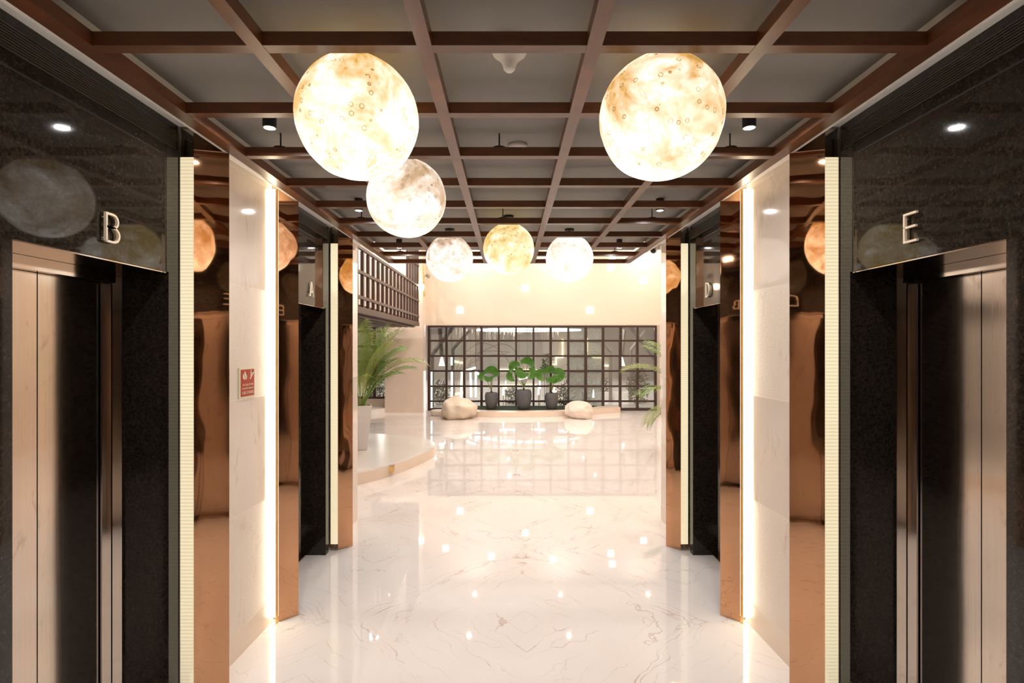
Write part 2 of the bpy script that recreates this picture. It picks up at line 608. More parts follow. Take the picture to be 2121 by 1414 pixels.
def lift_bay(tip, s, letter, where):
    sd = 'left' if s < 0 else 'right'
    c0, c1 = tip - .98, tip - .21            # opening in the granite
    y0, y1 = tip - 1.215, tip - .14
    zh = EYE + (.334 if letter in 'BE' else .318)
    b = B()
    b.box(s * XW, s * 1.745, y0, c0, 0, ZS)
    b.box(s * XW, s * 1.745, c1, y1, 0, ZS)
    b.box(s * XW, s * 1.745, c0, c1, zh, ZS)
    b.box(s * 1.745, s * 1.858, y0, y1, zh + .02, ZS)
    struct('wall_' + sd, b, 'granite')
    cy = (c0 + c1) / 2
    t = thing('elevator_door', 'stainless steel elevator door under the letter %s, %s' % (letter, where), 'elevator door', (s * 1.76, cy, 0), 'elevator doors of the lobby')
    for a, e in ((c0 + .012, cy - .0025), (cy + .0025, c1 - .012)):
        B().box(s * 1.795, s * 1.82, a, e, .012, zh - .02).build('door_leaf', 'steel', t)
    for e, sg in ((c0, 1), (c1, -1)):
        q = lambda X, y: (s * X, e + sg * y)
        B().prism([q(1.747, .001), q(1.765, .035), q(1.79, .035), q(1.79, .001)], 0, zh - .004).build('side_frame', 'steel_frame', t)
        B().prism([q(1.7675, .040), q(1.783, .072), q(1.79, .072), q(1.79, .040)], 0, zh - .06).build('jamb_strip', 'steel_frame', t)
        B().box(s * 1.775, s * 1.789, e + sg * .035, e + sg * .040, 0, zh - .06).build('shadow_gap', 'dark', t)
    B().box(s * (XW + .006), s * 1.75, c0 + .001, c1 - .001, zh - .006, zh - .001).build('soffit_plate', 'steel_frame', t)
    B().box(s * 1.750, s * 1.784, c0 + .036, c1 - .036, zh - .055, zh - .007).build('header_frame', 'steel_frame', t)
    B().box(s * 1.70, s * 1.80, c0 + .002, c1 - .002, .0005, .009).build('threshold', 'steel_frame', t)
    # ventilation grille high on the granite
    g = thing('air_grille', 'black slatted air grille in the granite above elevator letter %s' % letter, 'air vent', (s * XW, cy, EYE + .9), 'air grilles above the elevators')
    B().box(s * (XW - .001), s * (XW - .003), y0 + .02, y1 - .03, EYE + .903, EYE + .983).build('backing', 'granite', g)
    bb = B()
    for k in range(9):
        z = EYE + .905 + k * .0092
        bb.box(s * (XW - .003), s * (XW - .008), y0 + .02, y1 - .03, z, z + .0042)
    bb.build('slat', 'grille', g)


lift_bay(2.66, -1, 'B', 'before the red fire notice')
lift_bay(2.66, 1, 'E', 'across the lobby from letter B')
lift_bay(4.757, -1, 'A', 'beside the potted palm end of the lobby')
lift_bay(4.757, 1, 'D', 'beside the hall end of the lobby')


def strokes(lines, wdt, mp, depth, name, m, parent=None):
    """mitred ribbons in a (u, v) plane, raised by depth; mp(u, v, n) gives the point"""
    b = B()
    for pts in lines:
        closed = pts[0] == pts[-1]
        q = [Vector(p) for p in (pts[:-1] if closed else pts)]
        n = len(q)
        Lp, Rp = [], []
        for i in range(n):
            pr = q[i - 1] if (i > 0 or closed) else q[i]
            nx = q[(i + 1) % n] if (i < n - 1 or closed) else q[i]
            d1 = (q[i] - pr).normalized() if (q[i] - pr).length > 0 else (nx - q[i]).normalized()
            d2 = (nx - q[i]).normalized() if (nx - q[i]).length > 0 else d1
            n1, n2 = Vector((-d1.y, d1.x)), Vector((-d2.y, d2.x))
            mm = (n1 + n2)
            mm = mm.normalized() if mm.length > 1e-6 else n1
            k = wdt / 2 / max(.4, mm.dot(n1))
            Lp.append(q[i] + mm * k)
            Rp.append(q[i] - mm * k)
        rng = range(n) if closed else range(n - 1)
        V = [[b.bm.verts.new(mp(p.x, p.y, h)) for p in side] for side in (Lp, Rp) for h in (0, depth)]
        l0, l1, r0, r1 = V
        for i in rng:
            j = (i + 1) % n
            for a, c in ((l1, r1), (r0, l0), (l0, l1), (r1, r0)):
                b.bm.faces.new((a[i], a[j], c[j], c[i]))
        if not closed:
            b.bm.faces.new((l0[0], l1[0], r1[0], r0[0]))
            b.bm.faces.new((l0[-1], r0[-1], r1[-1], l1[-1]))
    return b.build(name, m, parent)


def arc(cx, cy, rx, ry, a0, a1, n=10):
    return [(cx + rx * math.cos(a0 + (a1 - a0) * i / n), cy + ry * math.sin(a0 + (a1 - a0) * i / n)) for i in range(n + 1)]


GL = {   # thin sans letters in a box 0.068 wide and 0.105 tall
    'B': [[(0, 0), (0, .105), (.034, .105)] + arc(.034, .080, .026, .025, PI / 2, -PI / 2)[1:] + [(0, .055)],
          [(0, 0), (.036, 0)] + arc(.036, .0275, .031, .0275, -PI / 2, PI / 2)[1:] + [(0, .055)]],
    'E': [[(.062, .105), (0, .105), (0, 0), (.064, 0)], [(0, .055), (.058, .055)]],
    'A': [[(0, 0), (.034, .105), (.068, 0)], [(.013, .036), (.055, .036)]],
    'D': [[(0, 0), (0, .105), (.024, .105)] + arc(.024, .0525, .042, .0525, PI / 2, -PI / 2)[1:] + [(0, 0)]],
}
for ch, s, d, z0, txt in (('B', -1, 2.085, 2.148, 'cream raised letter B on black granite over the elevator facing letter E'),
                          ('E', 1, 2.058, 2.148, 'cream raised letter E on black granite over the elevator facing letter B'),
                          ('A', -1, 4.185, 2.13, 'small cream letter A on the black granite over the far elevator'),
                          ('D', 1, 4.175, 2.13, 'small cream letter D on the black granite facing letter A')):
    mp = lambda u, v, h, s=s, d=d, z0=z0: (s * (XW - .012 - h + (.004 if h == 0 else 0)), d + (-s) * (u - .034), z0 + v)
    o = strokes(GL[ch], .008, mp, .006, 'letter_sign', 'letter')
    for v in (.012, .09):       # hidden pins that hold the letter off the stone
        u = .034 if ch == 'A' and v > .05 else (.004 if ch == 'A' else 0)
        p = mp(u, v, 0)
        B().box(p[0] - .001, s * (XW + .0), p[1] - .0015, p[1] + .0015, p[2] - .0015, p[2] + .0015).build('mounting_pin', 'letter', o)
    tag(o, txt, 'letter', 'elevator letters')

# ------------------------------------------------------------------ copper fins and light strips
FINS = {}
ANG = {1.44: 50, 2.66: 53, 3.535: 44, 4.757: 45}
LBL = {(-1, 2.66): 'between elevator B and the marble with the red fire notice', (1, 2.66): 'between elevator E and the plain pale marble panel',
       (-1, 3.535): 'between the fire notice marble and elevator A', (1, 3.535): 'between the pale marble panel and elevator D',
       (-1, 4.757): 'after elevator A, next to the potted palm', (1, 4.757): 'after elevator D, at the hall end',
       (-1, 1.44): 'before elevator B', (1, 1.44): 'before elevator E'}
for s in (-1, 1):
    for tip in TIPS:
        if tip < 2:
            continue
        a = math.radians(ANG[tip])
        lift = tip in (2.66, 4.757)
        xo = 1.47 if lift else 1.465
        yo = tip - (xo - 1.372) * math.tan(a)
        tag(B().prism([(s * 1.372, tip), (s * 1.376, tip + .010), (s * (XW + .02), tip + .010), (s * (XW + .02), yo + .05), (s * (xo + .002), yo + .034), (s * xo, yo)], .001, ZS - .003).build('mirror_panel', 'copper'),
            'tall narrow copper mirror panel ' + LBL[(s, tip)], 'mirror panel', 'copper mirror panels')
        lt = thing('light_strip', ('pale yellow strip light ' if lift else 'bright white strip light ') + LBL[(s, tip)].replace('with the red fire notice', 'with the fire notice'), 'light strip', (s * 1.5, yo, 0), 'vertical light strips')
        top = ZS - (.14 if lift else .03)
        x1 = XW - .003 if lift else 1.505
        B().box(s * (xo + .005), s * x1, yo + (.004 if lift else -.012), yo + .011, .035 if not lift else .05, top).build('diffuser', 'led_soft' if lift else 'led', lt)
        B().box(s * (xo + .004), s * x1, yo + .004, yo + .011, top + .001, ZS - .004).build('end_cap', 'steel_frame', lt)
        if lift:
            B().box(s * (xo + .001), s * x1, yo, yo + .003, .002, ZS - .004).build('glass_cover', 'edgeglass', lt)
        else:
            B().box(s * (xo - .005), s * (xo + .011), yo - .018, yo - .013, .002, ZS - .03).build('edge_trim', 'brass', lt)

# ------------------------------------------------------------------ timber lattice under the ceiling
lat = thing('timber_lattice', 'brown timber grid hung below the grey ceiling', 'ceiling lattice', (0, 2, ZB))
for x0, x1 in ((-.290, -.243), (.243, .290), (-.820, -.772), (.772, .820)):
    B().box(x0, x1, YB + .05, 6.17, ZB, ZB + BH).build('long_beam', 'wood', lat)
for s in (-1, 1):
    B().box(s * 1.305, s * 1.348, YB + .05, 6.17, ZB, ZB + BH).box(s * 1.350, s * 1.370, YB + .05, 6.17, ZB + .0015, ZB + BH).build('edge_beam', 'wood', lat)
M['wood_x'] = m_wood('walnut_cross_grain', (.15, .052, .018), (.078, .026, .009), .32, sc=(.6, 4, 4))
CY = [1.698 + .4935 * k for k in range(-9, 10)]
for y in CY:
    B().box(-1.306, 1.306, y, y + .046, ZB + .0012, ZB + BH - .001).build('cross_beam', 'wood_x', lat)
for k in (2, 5, 8):
    y = 1.698 + .4935 * k + .023
    for x in (-1.14, -.05, 1.10):
        h = B()
        h.lathe([(0, 0), (.034, 0), (.034, .004), (.012, .010), (.004, .013), (.0036, ZC - ZB - BH), (0, ZC - ZB - BH)], (x, y, ZB + BH - .001), 14)
        h.build('hanger_rod', 'black', lat)

# ------------------------------------------------------------------ globe pendants
PEND = [(741, 246, 1.955, 252, (.80, .46, .12), .03, False, 'largest stone globe pendant lamp, nearest elevator B'),
        (1369, 246, 1.955, 255, (.72, .38, .09), .05, False, 'largest stone globe pendant lamp with brown spots, nearest elevator E'),
        (842, 410, 2.95, 165, (.62, .40, .22), .05, True, 'medium stone globe pendant lamp hanging partly behind the largest one'),
        (1053.5, 515, 4.42, 107, (.82, .55, .16), .10, False, 'golden stone globe pendant lamp on the centre line of the lobby'),
        (931.5, 535, 4.92, 98, (.62, .42, .26), .06, True, 'small white globe pendant lamp with a dark vertical vein'),
        (1179.5, 535, 4.92, 99.5, (.70, .50, .32), .0, True, 'small plain white globe pendant lamp nearest elevator D')]
for i, (px, py, d, dia, gold, am, cool, lab) in enumerate(PEND):
    p = P(px, py, d)
    r = dia / 2 * d / F * .985
    t = thing('pendant_lamp', lab, 'pendant lamp', p, 'stone globe pendants')
    seed = Vector((i * 7.3, 1.7, 4.1))
    f = lambda v, seed=seed: 1 + .022 * noise.noise(v * 1.5 + seed) + .006 * noise.noise(v * 6 + seed)
    B().sphere((0, 0, 0), r, 5, f).build('globe', m_globe(i, gold, am, cool), t, True).matrix_parent_inverse = Matrix()
    B().lathe([(0, r * .96), (.012, r * .97), (.012, r + .03), (.0045, r + .034), (.0045, ZC - p.z - .016), (0, ZC - p.z - .016)], seg=14).build('rod', 'black', t).matrix_parent_inverse = Matrix()
    B().lathe([(0, ZC - p.z - .018), (.042, ZC - p.z - .018), (.042, ZC - p.z), (0, ZC - p.z)], seg=24).build('canopy', 'black', t).matrix_parent_inverse = Matrix()

# ------------------------------------------------------------------ downlights, detectors, camera
DN = [(2.43, 1.073, ('black cylinder downlight beside the largest globe near elevator B', 'black cylinder downlight beside the largest globe near elevator E')),
      (3.91, 1.085, ('black cylinder downlight over the copper mirror before elevator A', 'black cylinder downlight over the copper mirror before elevator D')),
      (5.40, 1.095, ('small far black cylinder downlight by the balcony screen', 'small far black cylinder downlight by the security camera'))]
for d, x, labs in DN + [(.95, 1.07, None), (-.53, 1.07, None), (-2.0, 1.07, None)]:
    for s in (-1, 1):
        zb = EYE + .975
        if labs:
            t = thing('downlight', labs[0 if s < 0 else 1], 'downlight', (s * x, d, ZC), 'black cylinder downlights')
            B().lathe([(.024, 0), (.0295, 0), (.0295, ZC - zb), (0, ZC - zb)], (s * x, d, zb), 24).lathe([(.024, 0), (.022, .02), (0, .021)], (s * x, d, zb), 24).build('housing', 'black', t, False)
            hs = C.objects[-1]
            B().lathe([(0, .006), (.0225, .006), (.0225, .010), (0, .010)], (s * x, d, zb), 24).build('lens', 'lens', hs)
        lamp_disc('downlight_beam', (s * x, d, zb + .003), DOWN_W, DOWN_COL, .044)

t = thing('smoke_detector', 'white domed detector with a nipple behind the nearest timber beam', 'smoke detector', (0, 1.92, ZC))
p = P(1055, 716, 1.90)
B().lathe([(0, 0), (.062, 0), (.063, -.028), (.058, -.04), (.03, -.052), (.0, -.054)], (0, 1.9, ZC), 32).build('base', 'plastic', t, True)
B().lathe([(.05, -.046), (.034, -.06), (.024, -.076), (.02, -.092), (.012, -.101), (0, -.103)], (0, 1.9, ZC), 32).build('sensor_dome', 'plastic', t, True)
tag(B().lathe([(0, 0), (.05, 0), (.05, -.014), (.04, -.024), (0, -.026)], (.045, 2.86, ZC), 28).build('smoke_detector', 'plastic', None, True),
    'flat white detector disc on the ceiling beside the central hanger rod', 'smoke detector')

t = thing('security_camera', 'small white and black security camera at the end of the lattice', 'security camera', P(1349, 519, 5.7))
q = P(1350, 519, 5.7)
B().box(q.x - .022, q.x + .022, 5.44, 5.50, ZS - .002, ZS - .05).tube([(q.x, 5.47, ZS - .04), (q.x, 5.62, q.z + .01)], .014, 12).build('bracket', 'plastic', t)
B().tube([(q.x + .02, 5.72, q.z + .012), (q.x - .005, 5.60, q.z - .005), (q.x - .03, 5.52, q.z - .03)], .032, 20).build('body', 'plastic', t, False)
B().sphere((q.x - .036, 5.505, q.z - .036), .027, 3).build('lens', 'camdark', t, True)

# ------------------------------------------------------------------ fire notice
sx_ = -(XW - .001)
t = thing('fire_notice', 'small red fire notice with cream border on the beige marble', 'sign', (sx_, 3.14, 1.535))
y0, y1, z0, z1 = 3.055, 3.228, 1.452, 1.626
B().box(sx_, sx_ + .006, y0, y1, z0, z1).build('backplate', 'signcream', t)
red = B().box(sx_ + .005, sx_ + .0075, y0 + .013, y1 - .013, z0 + .010, z1 - .010).build('red_panel', 'red', t)
smap = lambda u, v, h: (sx_ + .0074 + h, y0 + u * (y1 - y0), z0 + v * (z1 - z0))


def flat_poly(b, pts, h=.0008):
    vs = [b.bm.verts.new(smap(u, v, h)) for u, v in pts]
    b.bm.faces.new(vs)
    ws = [b.bm.verts.new(smap(u, v, 0)) for u, v in pts]
    for i in range(len(pts)):
        j = (i + 1) % len(pts)
        b.bm.faces.new((vs[i], vs[j], ws[j], ws[i]))


b = B()
flat_poly(b, [(.30, .60), (.22, .64), (.185, .70), (.20, .77), (.25, .82), (.255, .75), (.285, .70)])
flat_poly(b, [(.31, .60), (.31, .72), (.28, .79), (.31, .90), (.37, .83), (.375, .74), (.35, .66)])
flat_poly(b, [(.36, .60), (.39, .68), (.405, .79), (.445, .73), (.45, .67), (.41, .61)])
b.build('flame_symbol', 'signcream', red)
b = B()
flat_poly(b, [(.53, .63), (.56, .63), (.56, .87), (.53, .87)])
b.build('divider', plain('sign_pink', (.62, .16, .12), .4), red)
b = B()
st = [(.64, .61)]
for k in range(5):
    st += [(.64 + k * .058, .655 + k * .045), (.698 + k * .058, .655 + k * .045)]
top = st[1:]
for k in range(5):
    u, v = .63 + k * .048, .61 + k * .046
    flat_poly(b, [(u, v), (u + .066, v), (u + .066, v + .05), (u, v + .05)])
flat_poly(b, [(.68, .88), (.72, .88), (.72, .92), (.68, .92)])
flat_poly(b, [(.68, .73), (.72, .745), (.75, .80), (.72, .87), (.68, .86)])
flat_poly(b, [(.68, .73), (.68, .70), (.71, .70), (.72, .74)])
b.build('stairs_symbol', 'signcream', red)


def text_mesh(txt, cu, v, hgt, wid, parent):
    cv = bpy.data.curves.new('lettering', 'FONT')
    cv.body = txt
    cv.align_x = 'CENTER'
    cv.extrude = .01
    to = bpy.data.objects.new('lettering', cv)
    C.objects.link(to)
    bpy.context.view_layer.update()
    me = bpy.data.meshes.new_from_object(to.evaluated_get(bpy.context.evaluated_depsgraph_get()))
    C.objects.unlink(to)
    bpy.data.objects.remove(to)
    xs = [q.co.x for q in me.vertices]
    ys = [q.co.y for q in me.vertices]
    sxx = wid / (max(xs) - min(xs))
    syy = hgt / (max(ys) - min(ys))
    for q in me.vertices:
        q.co = smap(cu + q.co.x * sxx, v + (q.co.y - min(ys)) * syy, .0008 if q.co.z > 0 else 0)
    me.materials.append(M['signcream'])
    o = bpy.data.objects.new('lettering', me)
    C.objects.link(o)
    o.parent = parent
    o.matrix_parent_inverse = root_inv(parent)
    return o


text_mesh('IN CASE OF FIRE', .52, .405, .062, .68, red)
text_mesh('DO NOT USE LIFT', .52, .285, .062, .70, red)
text_mesh('USE STAIRS', .52, .13, .095, .72, red)

t.location = (-1.5203, 3.14, 1.535)
t.rotation_euler = (0, 0, -math.atan(.0418))

# ------------------------------------------------------------------ hall shell
YH = 14.75
ZH = 4.7
GZ = EYE + .555                 # top of the glazed screen
GX0, GX1 = -2.185, 3.99
struct('ceiling', B().box(-8, 4.3, 5.5, YH, ZH, ZH + .1), 'white')
struct('wall_back', B().box(-2.45, 4.3, YH, YH + .15, GZ + .01, ZH), 'beige')
struct('wall_back', B().box(-8, -2.45, YH, YH + .15, GZ + .01, ZH), 'pinkstone')
struct('wall_left', B().box(-8.1, -8, 5.3, 30.1, 0, ZH), 'whitestone')
struct('wall_right', B().box(4.3, 4.4, 5.3, YH + .15, 0, ZH), 'pinkstone')
struct('wall_right', B().box(9, 9.1, YH, 30.1, 0, 2.9).box(4.4, 9, YH, YH + .15, 0, 2.9), 'backgrey')
struct('floor', B().box(4.3, 9, YH + .15, 30, -.12, 0), 'floor')
struct('wall_back', B().box(GX1 + .005, 4.3, YH - .35, YH + .15, 0, GZ + .01), 'pinkstone')
struct('column_wall_left', B().box(-3.27, -2.27, 14.25, YH - .002, 0, EYE + .5), 'pinkstone')
struct('column_wall_left', B().box(-2.45, -2.27, 14.25, YH - .002, EYE + .5, ZH), 'pinkstone')
k = 0
for y in (8.1, 10.1, 12.1, 14.1):
    for x in (-5.3, -3.1, -.9, 1.33, 3.6):
        if x < -2.2 and y > 8:
            zc = ZH
        sp = B().lathe([(0, -.006), (.036, -.006), (.05, -.003), (.05, 0), (0, 0)], (x, y, ZH), 20)
        o = sp.build('ceiling_spot', 'spotlens')
        tag(o, 'round recessed ceiling spot in the hall ceiling', 'ceiling light', 'hall ceiling spots')
        lamp_disc('hall_spot_beam', (x, y, ZH - .007), HALL_W, HALL_COL, .072)

# square wall lights
SQ = [(1088, 597, 'centre'), (953, 642.5, ''), (1222, 642.5, ''), (1333, 581.5, ''), (1018, 548, ''), (1268, 533, '')]
SQL = ['glowing square wall light just below the golden globe, middle of the beige wall', 'glowing square wall light above the glazed screen, below the veined globe',
       'glowing square wall light above the glazed screen, below the plain white globe', 'glowing square wall light closest to the security camera',
       'glowing square wall light half hidden by the golden globe', 'glowing square wall light seen through the timber lattice']
for (px, py, _), lb in zip(SQ, SQL):
    p = P(px, py, YH)
    tag(B().box(p.x - .081, p.x + .081, YH - .012, YH + .02, p.z - .081, p.z + .081).build('wall_light', 'square'), lb, 'wall light', 'square lights on the beige wall')
for px, py in ((1145, 1157), (1265, 1146), (923, 1135)):
    z = (py - VY) * YH / F - EYE
    x = (px - VX) * YH / F
    tag(B().box(x - .081, x + .081, YH - .012, YH + .02, z - .081, z + .081).build('wall_light', 'square'), 'glowing square wall light high above the lattice, seen mirrored in the floor', 'wall light', 'square lights on the beige wall')

# ------------------------------------------------------------------ glazed screen
win = bpy.data.objects.new('window_1', None)
C.objects.link(win)
win.location = (0, YH, 0)
win['kind'] = 'structure'
XS = [(px - VX) * YH / F for px in (889, 925, 962, 997.5, 1033, 1069, 1105, 1140.5, 1177, 1213, 1249, 1284.5, 1320, 1358)]
ZS_ = [EYE - (py - VY) * YH / F for py in (675.5, 705.5, 737, 768, 799.5, 830.5, 847.5)]
zb, zt = 0.001, GZ
B().box(XS[0] - .04, XS[0] + .035, YH - .04, YH + .06, zb, zt).build('frame', 'frame', win)
B().box(XS[-1] - .035, XS[-1] + .045, YH - .04, YH + .06, zb, zt).build('frame', 'frame', win)
B().box(XS[0] + .035, XS[-1] - .035, YH - .04, YH + .06, zt - .05, zt).build('frame', 'frame', win)
B().box(XS[0] + .035, XS[-1] - .035, YH - .04, YH + .06, zb, zb + .07).build('frame', 'frame', win)
for i, x in enumerate(XS[1:-1]):
    wd = .033 if i in (0, 1, 2, 6, 8, 9, 10, 11) else .025
    B().box(x - wd, x + wd, YH - .03, YH + .05, zb + .07, zt - .05).build('mullion', 'frame', win)
for z in ZS_[1:-1]:
    B().box(XS[0] + .035, XS[-1] - .035, YH - .022, YH + .042, z - .025, z + .025).build('transom', 'frame', win)
B().box(XS[0] + .036, XS[8] - .034, YH + .008, YH + .014, zb + .071, zt - .051).build('glazing', 'glass', win)
B().box(XS[8] - .03, XS[10] + .03, YH + .008, YH + .014, zb + .071, zt - .051).build('rain_glazing', 'rain', win)
B().box(XS[10] + .034, XS[-1] - .036, YH + .008, YH + .014, zb + .071, zt - .051).build('glazing', 'glass', win)

# second screen behind the palm
win2 = bpy.data.objects.new('window_2', None)
C.objects.link(win2)
win2.location = (-4, YH, 0)
win2['kind'] = 'structure'
x0, x1 = -7.9, -3.28
for x in (-3.66, -4.2, -4.75, -5.3, -5.85, -6.4, -7, -7.6):
    B().box(x - .04, x + .04, YH - .02, YH + .06, .32, GZ).build('mullion', 'frame', win2)
for z in (.35, .92, 1.33, 1.74, 2.15, GZ - .03):
    B().box(x0, x1, YH - .015, YH + .05, z - .03, z + .03).build('transom', 'frame', win2)
B().box(x0, x1, YH + .008, YH + .014, .32, GZ).build('glazing', 'glass', win2)
struct('wall_back', B().box(-8, -3.275, YH - .05, YH + .1, 0, .32), 'riser')


# ------------------------------------------------------------------ steps and planting platforms
def smooth_loop(pts, n=8):
    out = []
    m = len(pts)
    for i in range(m):
        p0, p1, p2, p3 = (Vector(pts[(i + j) % m]) for j in (-1, 0, 1, 2))
        for k in range(n):
            t = k / n
            out.append(.5 * ((2 * p1) + (p2 - p0) * t + (2 * p0 - 5 * p1 + 4 * p2 - p3) * t * t + (3 * p1 - p0 - 3 * p2 + p3) * t ** 3))
    return [(p.x, p.y) for p in out]


loop = smooth_loop([(-2.6, 6.42), (-1.92, 6.85), (-1.50, 7.55), (-1.26, 8.25), (-1.20, 8.75), (-1.36, 9.2), (-1.8, 9.6), (-2.7, 9.95), (-4.2, 10.3), (-5.8, 9.8), (-6.2, 8.2), (-5, 6.8), (-3.6, 6.25)])
o = struct('floor_step', B().prism(loop, .001, .140), 'riser')
o = struct('floor_step', B().prism([(x, y) for x, y in loop], .141, .163), 'whitestone')
# brass socket plate in the riser
tag(B().box(-1.63, -1.565, 7.30, 7.42, .05, .13).build('socket_plate', 'brass'), 'tiny brass socket plate in the riser of the curved step', 'socket')

arcp = [(-1.45, YH - .06), (-1.35, 14.0), (-1.0, 13.5), (-.4, 13.33), (.3, 13.35), (1.2, 13.5), (2.1, 13.85), (2.93, 14.33), (2.95, YH - .06)]
pts = []
for i in range(len(arcp) - 1):
    for k in range(6):
        t = k / 6
        pts.append((arcp[i][0] * (1 - t) + arcp[i + 1][0] * t, arcp[i][1] * (1 - t) + arcp[i + 1][1] * t))
pts.append(arcp[-1])
struct('floor_step', B().prism(pts, .001, .13), 'riser')
g = B().prism([(-1.1, YH - .06), (-1.05, 13.95), (-.5, 13.72), (.3, 13.66), (1.3, 13.8), (2.0, 14.1), (2.4, YH - .06)], .1305, .137).build('planting_bed', 'grass')
g['kind'] = 'stuff'
tag(g, 'low dark planting strip along the foot of the glazed screen', 'planting')
tag(B().lathe([(0, 0), (.20, 0), (.215, .02), (.215, .11), (.20, .13), (0, .13)], (-1.78, 13.75, .001), 32).build('stone_disc', 'boulderw', None, True),
    'low round white stone disc beside the larger boulder', 'stone')
struct('floor_step', B().prism(smooth_loop([(-3.29, 14.2), (-3.7, 13.7), (-4.4, 13.5), (-5.2, 13.4), (-6.5, 13.8), (-6.5, 14.68), (-3.4, 14.68)]), .001, .12), 'whitestone')


def boulder(px, py0, py1, pxw, d, m, lab, seed, lean):
    wdt = pxw * d / F
    zt = EYE - (py0 - VY) * d / F
    x = (px - VX) * d / F
    sd = Vector((seed, 2.1, 7.7))

    def f(v):
        k = 1 + .16 * noise.noise(v * 1.1 + sd) + .10 * noise.noise(v * 2.4 + sd) + .025 * noise.noise(v * 7 + sd)
        return k
    b = B()
    b.sphere((0, 0, 0), 1, 5, f)
    zs = [v.co.z for v in b.bm.verts]
    xs = [v.co.x for v in b.bm.verts]
    for v in b.bm.verts:
        zz = (v.co.z - min(zs)) / (max(zs) - min(zs))
        xx = (v.co.x - min(xs)) / (max(xs) - min(xs)) - .5
        zz = max(0, (zz - .18) / .82)
        sq = math.copysign(abs(2 * xx) ** .85, xx) / 2
        v.co = Vector((x + wdt * (sq + lean * (zz - .5) * .2), d + .42 * v.co.y * wdt / .8, .001 + zt * (zz ** .9) * (1 - lean * xx * .5)))
    return tag(b.build('boulder', m, None, True), lab, 'boulder', 'boulders in the hall')


boulder(952.5, 822, 864, 75, 13.25, 'boulder', 'larger cream boulder beside the round stone disc', 3.3, .5)
boulder(1197.5, 830, 863, 59, 13.3, 'boulderw', 'smaller pointed white boulder in front of the rain glass panel', 9.1, -.2)

# ------------------------------------------------------------------ potted fan palms
rnd = random.Random(5)


def fan_leaf(parent, base, tipdir, size, tilt, m):
    """a pleated round leaf on its own; base is where the petiole meets the blade"""
    n = tipdir.normalized()
    side = n.cross(tilt).normalized()
    nor = side.cross(n).normalized()
    b = B()
    NR, NA = 5, 36
    rows = []
    for i in range(1, NR + 1):
        r = size * i / NR
        row = []
        for k in range(NA + 1):
            a = math.radians(-104 + 208 * k / NA)
            rr = r * (1 - .10 * (abs(a) / 2.3) ** 2) * (1 + (.02 if i == NR and k % 2 else 0))
            pl = .04 * size * (1 if k % 2 else -1) * i / NR
            cup = .30 * (r * r / size) * (.4 + abs(math.sin(a)) * .6) - .12 * r
            row.append(base + n * (rr * math.cos(a)) + side * (rr * math.sin(a)) + nor * (pl + cup))
        rows.append(row)
    vr = [[b.bm.verts.new(p) for p in row] for row in rows]
    v0 = b.bm.verts.new(base)
    for k in range(NA):
        b.bm.faces.new((v0, vr[0][k], vr[0][k + 1]))
        for i in range(NR - 1):
            b.bm.faces.new((vr[i][k], vr[i][k + 1], vr[i + 1][k + 1], vr[i + 1][k]))
    return b.build('leaf', m, parent)


def fan_plant(px, pxw, pytop, pybot, d, leaves, lab):
    x = (px - VX) * d / F
    zb = .1375
    zt = EYE - (pytop - VY) * d / F
    R = pxw / 2 * d / F
    H = zt - zb
    t = thing('potted_fan_palm', lab, 'potted plant', (x, d, zb), 'potted fan palms by the screen')
    B().lathe([(0, 0), (R * .66, 0), (R * .72, H * .05), (R * .88, H * .3), (R * .98, H * .58), (R, H * .72), (R * .97, H * .85), (R * .88, H * .96), (R * .86, H), (R * .80, H), (R * .80, H * .93), (0, H * .93)], (x, d, zb), 40).build('pot', 'potgrey', t, True)
    pt = C.objects[-1]
    B().lathe([(0, H * .935), (R * .79, H * .935), (R * .79, H * .94), (0, H * .95)], (x, d, zb), 24).build('soil', 'soil', pt)
    stem_top = Vector((x + .0, d, zt + .10))
    B().tube([(x + .01, d, zt - .05), (x - .005, d, zt + .04), stem_top], [.028, .024, .02], 10).build('trunk', 'stembrown', t)
    for lx, ly, dy, sz, ang, pale in leaves:      # leaf centre in the photo, depth offset, radius in px, lean of the blade in the picture
        c = P(lx, ly, d + dy)
        r = sz * 1.02 * d / F
        n = Vector((math.sin(ang), -.25, math.cos(ang)))
        base = c - n.normalized() * r * .35
        mid = (stem_top * .5 + base * .5) + Vector((0, 0, .03))
        pe = B().tube([stem_top - Vector((0, 0, .05)), mid, base], [.009, .007, .006], 7).build('petiole', 'stem', t)
        fan_leaf(pe, base, n, r, Vector((.15 * math.cos(ang), -1, .55)), 'fan' if not pale else 'palm_pale')


fan_plant(1018, 28, 812.5, 851, 14.0, [(1019, 768, -.1, 16, .25, 0), (1012, 784, -.2, 10, PI + .1, 0), (997, 779, 0, 10, -1.2, 0), (1024, 772, .12, 10, 1.0, 0)],
          'grey pot with a small fan palm, closest to the larger boulder')
fan_plant(1085, 33, 807, 851, 13.95, [(1063, 758, .0, 15, -.6, 0), (1094, 749, .05, 15, .35, 0), (1081, 775, -.2, 14, -2.7, 0), (1057, 780, -.05, 13, -1.7, 0), (1103, 774, -.1, 14, 1.5, 0), (1074, 768, .1, 11, -.2, 0)],
          'largest grey pot with a tall fan palm, middle of the three')
fan_plant(1142.5, 28, 813.5, 850, 14.0, [(1138, 767, .0, 15, .0, 0), (1118, 777, -.05, 14, -1.5, 0), (1160, 776, -.1, 16, 1.25, 0), (1141, 785, -.2, 11, 2.8, 0), (1150, 787, -.15, 10, 2.0, 0)],
          'grey pot with a fan palm, closest to the smaller boulder')


